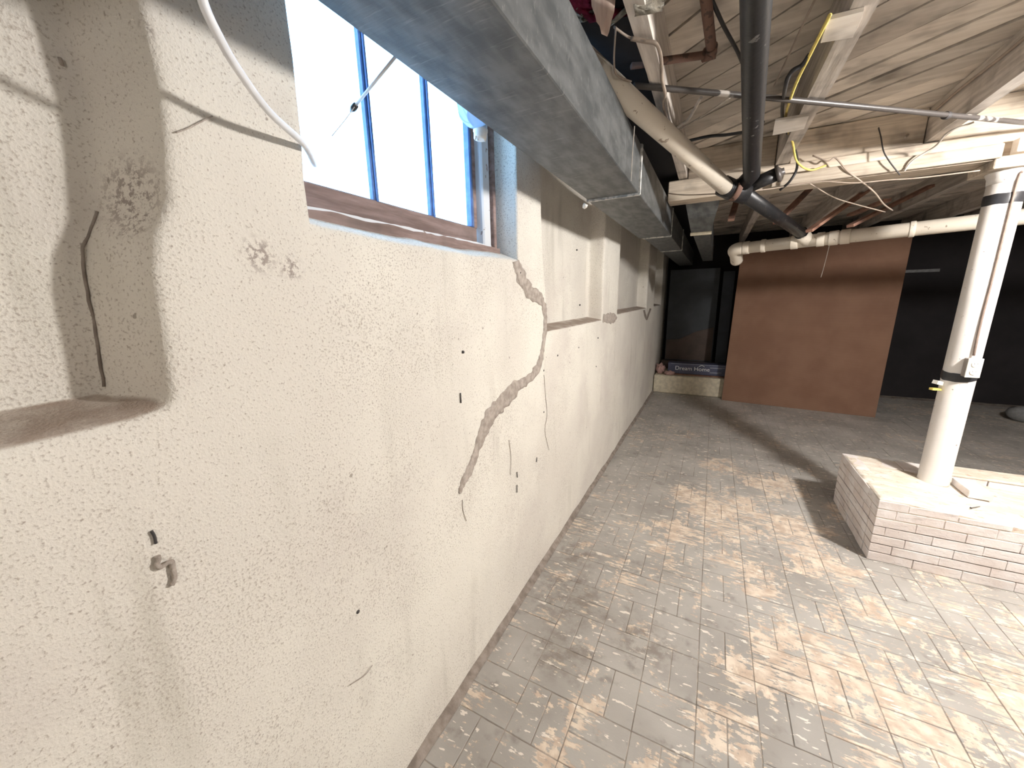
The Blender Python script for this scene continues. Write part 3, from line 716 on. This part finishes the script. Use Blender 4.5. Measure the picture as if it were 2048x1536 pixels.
# ------------------------------------------------------------------ cables and wires under the ceiling
def cable(name, pts, r, mat, label, cat='cable'):
    P3 = []
    for p in pts:
        kw = {p[2][0]: float(p[2][1:])}; P3.append(PX(p[0], p[1], **kw))
    return put(name, tube(P3, r, 6), mat, label=label, cat=cat)
cable('yellow_cable', [(1660,30,'z2.288'),(1655,40,'z2.286'),(1620,110,'z2.285'),(1587,180,'z2.27'),(1571,240,'y2.45'),(1585,285,'y2.65'),(1594,323,'y2.85'),(1620,340,'y2.97'),(1652,331,'y2.99')], .0055, 'yellow_cable', 'yellow cable looping down from a joist to the girder')
cable('black_cable', [(1618,110,'z2.288'),(1603,131,'z2.28'),(1582,145,'z2.27'),(1570,178,'z2.26'),(1566,240,'y2.5'),(1590,300,'y2.8'),(1594,335,'y2.94'),(1580,362,'y2.96'),(1560,380,'y3.0')], .0075, 'black_cable', 'thick black cable looping past the yellow cable onto the girder')
cable('bell_wire', [(1634,-10,'z2.36'),(1600,62,'z2.34'),(1568,131,'z2.33'),(1548,172,'z2.33')], .0035, 'beige_cable', 'thin beige wire strung straight under the boards beside the black drain pipe', 'wire')
cable('black_cable', [(1419,-10,'z2.44'),(1437,30,'z2.42'),(1451,59,'z2.42'),(1475,103,'z2.42'),(1488,135,'z2.44')], .007, 'black_cable', 'black cable hanging in a slack line beside the rusty bent pipe')
cable('stapled_cable', [(2060,66,'x1.69'),(1990,124,'x1.69'),(1920,178,'x1.69'),(1873,218,'x1.69'),(1838,248,'x1.69'),(1810,275,'y3.02')], .006, 'beige_cable', 'beige cable clipped along the side of a joist to the girder')
cable('joist_wire', [(1948,244,'z2.285'),(1896,265,'y2.8'),(1870,293,'y2.94'),(1826,321,'y2.98'),(1808,343,'y2.99')], .0045, 'grey_string', 'pale frayed wire drooping from the conduit onto the girder', 'wire')
cable('hanging_wire', [(1757,255,'y3.05'),(1762,275,'y3.0'),(1767,302,'y2.98'),(1779,323,'y2.97'),(1800,350,'y2.985')], .0035, 'dark_iron', 'short dark wire hanging over the front of the girder', 'wire')
cable('slack_cable', [(1625,311,'y3.0'),(1655,322,'y2.99'),(1671,316,'y2.99'),(1694,342,'y2.99'),(1720,361,'y3.02'),(1748,384,'y3.1'),(1767,408,'y3.3'),(1785,421,'y3.45')], .0042, 'beige_cable', 'beige slack cable drooping over the girder into the dark')
cable('girder_wire', [(1490,383,'y2.8'),(1540,378,'y2.96'),(1605,367,'y2.98'),(1650,363,'y2.985'),(1709,366,'y2.985'),(1779,360,'y2.985'),(1826,357,'y2.985'),(1873,352,'y2.985'),(1960,341,'y2.97')], .0035, 'beige_cable', 'long thin wire stretched along the underside of the girder', 'wire')
cable('slack_wire', [(1618,366,'y2.985'),(1666,394,'y3.2'),(1709,408,'y3.3'),(1770,424,'y3.5')], .0035, 'beige_cable', 'thin slack wire sagging from the girder wire into the dark', 'wire')
cable('short_wire', [(1336,387,'y2.8'),(1374,390,'y2.82'),(1448,387,'y2.7')], .0035, 'beige_cable', 'short thin wire between the big duct and the pipe joint', 'wire')
cable('cable_bundle', [(1262,77,'z2.29'),(1292,83,'z2.285'),(1311,87,'z2.285'),(1320,105,'z2.285'),(1323,131,'z2.285'),(1324,159,'z2.285'),(1330,188,'z2.275'),(1326,211,'z2.28'),(1340,255,'z2.30')], .006, 'beige_cable', 'beige cable bent downwards along the joist next to the duct')
cable('black_cable', [(1367,284,'z2.30'),(1416,273,'z2.29'),(1451,270,'z2.29'),(1484,265,'z2.29'),(1512,260,'y2.3'),(1526,244,'z2.28')], .0075, 'black_cable', 'black cable lying crosswise behind the slanting drain pipe')
cable('thin_wire', [(1355,262,'z2.32'),(1405,232,'z2.31'),(1437,211,'z2.31'),(1461,194,'z2.31')], .0035, 'grey_string', 'thin pale wire crossing below the boards under the conduit', 'wire')
cable('knotted_rope', [(1347,262,'z2.31'),(1360,250,'z2.31'),(1376,239,'z2.30'),(1390,217,'z2.30'),(1402,195,'z2.295')], .007, 'grey_string', 'short grey rope tied between the conduit and the joist', 'rope')
cable('thin_wire', [(1332,186,'z2.275'),(1339,234,'z2.28'),(1353,270,'z2.30')], .004, 'grey_string', 'thin grey wire dropping from the conduit along the joist', 'wire')
cable('cobweb_string', [(1269,252,'x.44'),(1265,305,'x.432'),(1262,362,'x.43')], .0018, 'grey_string', 'dusty string hanging against the side of the big duct', 'string')
cable('loose_wire', [(1231,54,'z2.30'),(1231,63,'z2.29'),(1228,122,'z2.25'),(1234,150,'z2.245'),(1262,163,'z2.27')], .0032, 'beige_cable', 'loose thin wire hanging in the dark gap beside the duct', 'wire')
cable('loose_wire', [(1228,54,'z2.30'),(1259,75,'z2.295'),(1292,83,'z2.28')], .0035, 'beige_cable', 'thin wire running from the torn scraps to the beige cable bundle', 'wire')

# torn scraps hanging above the duct
c_ = PX(1200, 25, z=2.27)
bm = bmesh.new(); prof = [(1181,-30),(1222,-30),(1217,18),(1212,35),(1207,58),(1203,68),(1199,52),(1193,44),(1190,30),(1183,12)]
f_ = [bm.verts.new(PX(u, v, y=c_.y+(u-1200)*.0014)) for u, v in prof]; b_ = [bm.verts.new(v.co+Vector((.010,.022,.002))) for v in f_]
bm.faces.new(f_); bm.faces.new(b_[::-1])
for q in range(len(prof)): bm.faces.new((f_[q], f_[(q+1)%len(prof)], b_[(q+1)%len(prof)], b_[q]))
bmesh.ops.recalc_face_normals(bm, faces=bm.faces)
put('splintered_wood', bm, 'pink_wood', label='splintered pinkish wood piece with a pointed broken end above the duct', cat='wood')
def crumple(name, pts, y, thick, mat, label, cat, hole=None):
    bm = bmesh.new(); n = 9; g = []
    (ax, ay), (bx, by), (cx, cy), (dx, dy) = pts
    for i in range(n+1):
        ln = []
        for j in range(n+1):
            s, t = i/n, j/n
            u = (ax*(1-s)+bx*s)*(1-t)+(dx*(1-s)+cx*s)*t; v = (ay*(1-s)+by*s)*(1-t)+(dy*(1-s)+cy*s)*t
            u += 4*noise.noise((s*3, t*3, y)); v += 4*noise.noise((s*3, t*3, y+7))
            ln.append(bm.verts.new(PX(u, v, y=y+(u-(ax+bx)/2)*.0012+thick*1.5*noise.noise((s*3.5, t*3.5, 3)))))
        g.append(ln)
    for i in range(n):
        for j in range(n):
            if hole and abs(i-hole[0]) < 1.1 and abs(j-hole[1]) < 1.6: continue
            bm.faces.new((g[i][j], g[i+1][j], g[i+1][j+1], g[i][j+1])).smooth = True
    r = bmesh.ops.solidify(bm, geom=bm.faces[:], thickness=thick*.35); bmesh.ops.recalc_face_normals(bm, faces=bm.faces)
    return put(name, bm, mat, label=label, cat=cat)
crumple('insulation_scrap', [(1136,20),(1184,6),(1190,36),(1152,50)], c_.y+.03, .03, 'scrap_white', 'crumpled off-white scrap with a dark hole wedged above the duct', 'scrap', (5, 3))
crumple('paper_scrap', [(1268,-4),(1328,-6),(1326,22),(1270,35)], c_.y+.10, .012, 'scrap_white', 'torn cream paper sheet dangling beside the splintered wood', 'paper')
crumple('cloth_strip', [(1212,52),(1250,14),(1262,20),(1218,58)], c_.y+.07, .02, 'scrap_white', 'narrow twisted grey-white strip between the splintered wood and the paper', 'scrap')
crumple('red_insulation', [(1120,-10),(1275,-10),(1268,30),(1180,48)], c_.y+.06, .03, 'scrap_red', 'dark red torn insulation behind the splintered wood', 'insulation')

# ------------------------------------------------------------------ things around the window
put('white_cable', tube([PX(398, -60, x=.16), PX(405, 0, x=.15), PX(432, 62, x=.14), PX(472, 133, x=.12), PX(538, 223, x=.08), PX(606, 287, x=.02), Vector((-.05, .62, 1.835)), Vector((-.10, .66, 1.85))], .0062, 10), 'white_cable', label='white cable curving down the plaster into the window opening', cat='cable')
ra, rb_ = PX(792, 112, x=.162), PX(712, 210, x=.02)
rod = empty('stay_rod', rb_, 'thin white rod with a black tip slanting across the window', 'rod')
put('rod', tube([ra, rb_], .0032, 8, spline=False), 'white_cable', rod)
put('rod_tip', lathe([(.006,0),(.007,.012),(.002,.024)], rb_, (rb_-ra), 8), 'black_tape', rod)
put('thread', tube([rb_, PX(690, 240, x=.01), PX(664, 272, x=.0)], .0009, 5), 'grey_string', rod)
gc = PX(950, 214, x=.09)
gb = empty('glass_globe_lamp', gc, 'clear round glass lamp with a porcelain cap tucked between duct and window', 'lamp')
put('globe', lathe([(.004,-.055),(.028,-.047),(.045,-.03),(.054,0),(.045,.03),(.028,.047),(.004,.055)], gc, (0,.3,1), 24), 'globe', gb)
cp = PX(961, 262, x=.09)
put('cap', lathe([(.012,-.026),(.020,-.022),(.021,-.004),(.023,-.002),(.023,.004),(.019,.006),(.017,.024)], cp, (0,.15,1), 14), 'porcelain', gb)
for du in (-9, -5, 5, 8): put('prong', tube([PX(961+du, 268, x=.085), PX(961+du*1.15, 282+du*.2, x=.085)], .0022, 6, spline=False), 'porcelain', gb)

# ------------------------------------------------------------------ far end: ledge, leaning boards, carton, cardboard sheet
ldg = put('concrete_ledge', mkbox((.012, 6.31, 0), (1.03, 7.39, .285), .012, .004), 'ledge_paint', label='low cream concrete ledge at the foot of the far recess', cat='ledge')
put('dark_panel', mkbox((.085, 6.99, .43), (.815, 7.02, 1.93), .003), 'dark_board', label='flat dark slate-coloured board standing behind the blue carton', cat='board')
bm = bmesh.new(); v_ = [bm.verts.new(p) for p in ((.095,6.975,.45),(.80,6.975,.45),(.80,6.975,1.0),(.55,6.975,.93),(.3,6.975,.80),(.095,6.975,.78))]
b_ = [bm.verts.new(v.co+Vector((0,.012,0))) for v in v_]; bm.faces.new(v_); bm.faces.new(b_[::-1])
for q in range(6): bm.faces.new((v_[q], v_[(q+1)%6], b_[(q+1)%6], b_[q]))
bmesh.ops.recalc_face_normals(bm, faces=bm.faces)
put('brown_sheet', bm, 'brown_board', label='dull brown sheet leaning on the lower half of the dark board', cat='sheet')
put('support_plank', mkbox((.04, 6.93, .287), (1.02, 7.06, .428), .004), 'brown_board', label='dark plank the slate board stands on behind the blue carton', cat='plank')
put('narrow_board', mkbox((.862, 6.92, .43), (1.02, 6.95, 1.87), .003), 'slate_board', label='narrow blue-grey board upright between dark board and cardboard', cat='board')
put('wood_strip', mkbox((.16, 6.40, .287), (1.02, 6.62, .305), .003), 'red_wood', label='thin reddish board under the blue carton on the ledge', cat='board')
cart = empty('flooring_carton', (.62, 6.52, .306), 'long dark blue carton with white lettering lying on the ledge', 'carton')
put('carton_body', mkbox((.20, 6.44, .306), (1.05, 6.62, .475), .004), 'box_blue', cart)
def text(body, loc, size, parent, name):
    cu = bpy.data.curves.new(name, 'FONT'); cu.body = body; cu.size = size; cu.extrude = .0006
    to = bpy.data.objects.new('tmp_text', cu); COL.objects.link(to); dg = bpy.context.evaluated_depsgraph_get()
    me = bpy.data.meshes.new_from_object(to.evaluated_get(dg)); bpy.data.objects.remove(to); bpy.data.curves.remove(cu)
    me.name = name; me.materials.clear(); me.materials.append(M['box_print'])
    o = bpy.data.objects.new(name, me); COL.objects.link(o); o.parent = parent; o.rotation_euler = (math.pi/2, 0, 0); o.location = Vector(loc)-WLOC[parent.name]; WLOC[o.name] = Vector(loc); return o
text('Dream Home', (.305, 6.4392, .365), .088, cart, 'printed_name')
bm = tube([(.645,6.4385,.434),(.685,6.4385,.458),(.725,6.4385,.434)], .0055, 5, spline=False); put('roof_mark', bm, 'box_print', cart)
for z, a, b in ((.425,.80,1.0),(.415,.80,.96),(.352,.80,.96),(.342,.80,.92),(.46,.24,1.0)): put('print_line', mkbox((a, 6.4385, z), (b, 6.4398, z+.006)), 'box_line', cart)
def fluff(name, c, r, label):
    bm = bmesh.new(); bmesh.ops.create_icosphere(bm, subdivisions=3, radius=1)
    for v in bm.verts:
        q = v.co.copy(); k_ = 1+.5*noise.noise(q*2.4+Vector(c))+.4*noise.noise(q*6.5); v.co = Vector((q.x*r[0]*k_+c[0], q.y*r[1]*k_+c[1], max(.287, q.z*r[2]*k_+c[2])))
    for f in bm.faces: f.smooth = True
    put(name, bm, 'pink_wool', label=label, cat='insulation')
fluff('wool_clump', (.085, 6.48, .36), (.07,.08,.085), 'pinkish wool clump against the wall at the end of the ledge')
fluff('wool_clump', (.235, 6.37, .315), (.075,.045,.04), 'flat pinkish wool tuft in front of the blue carton')
# cardboard sheet
a, b = PX(1443, 800, z=0), PX(1750, 835, z=0)
a2, b2 = Vector((a.x+.05, a.y+.035, 2.13)), Vector((b.x+.02, b.y+.035, 2.13))
bm = bmesh.new(); n_ = Vector((-(b-a).y, (b-a).x, 0)).normalized()*.008
q = [a, b, b2, a2]; f_ = [bm.verts.new(p) for p in q]; k_ = [bm.verts.new(p+n_) for p in q]
bm.faces.new(f_); bm.faces.new(k_[::-1])
for s in range(4): bm.faces.new((f_[s], f_[(s+1)%4], k_[(s+1)%4], k_[s]))
bmesh.ops.recalc_face_normals(bm, faces=bm.faces)
put('cardboard_sheet', bm, 'cardboard', label='big brown cardboard sheet standing on the floor at the far end', cat='cardboard')
hs = at_u(1662)+Vector((0,0,-.047))
put('hanging_string', tube([hs, hs+Vector((-.004,.01,-.09)), hs+Vector((-.012,.015,-.19)), hs+Vector((-.02,.012,-.25))], .0022, 6), 'grey_string', label='short pale string dangling from the white drain in front of the cardboard', cat='string')
put('pale_plank', mkbox((2.95, 7.34, 1.76), (3.42, 7.395, 1.80), .003), 'far_grey', label='pale narrow plank fixed to the dark far wall', cat='plank')
bm = bmesh.new(); bmesh.ops.create_icosphere(bm, subdivisions=2, radius=.12); cpt = PX(2046, 826, z=.10)
for v in bm.verts: k_ = 1+.3*noise.noise(v.co*12); v.co = Vector((v.co.x*k_+cpt.x, v.co.y*k_+cpt.y, max(0.002, v.co.z*.8*k_+.09)))
put('rubble_lump', bm, 'far_grey', smooth=True, label='grey lump of rubble on the dark floor beyond the pedestal', cat='rubble')

# ------------------------------------------------------------------ bare bulb and an added fill bulb
def lamp(pos, watts, label, col):
    e = empty('bare_bulb_or_fill', (pos.x, pos.y, pos.z), label, 'lamp', 'bare bulbs')
    put('bulb', lathe([(.02,.08),(.045,.07),(.07,.045),(.082,0),(.07,-.045),(.042,-.07),(.002,-.082)], pos, (0,0,1), 16), bulb_mat('bulb_glow', watts, .078, col), e)
    put('holder', lathe([(.022,.078),(.028,.085),(.03,.11),(.05,.12),(.05,ZC-pos.z)], pos, (0,0,1), 16), 'porcelain', e)
lamp(LAMP_POS, LAMP_W, 'round bare bulb in a porcelain holder in front of the brick pedestal', (1.0, .965, .925))
lamp(FILL_POS, FILL_W, 'unseen fill bulb added at the near end of the basement', (1.0, .955, .91))  # added fill bulb, lifts the shade on the near wall and boards
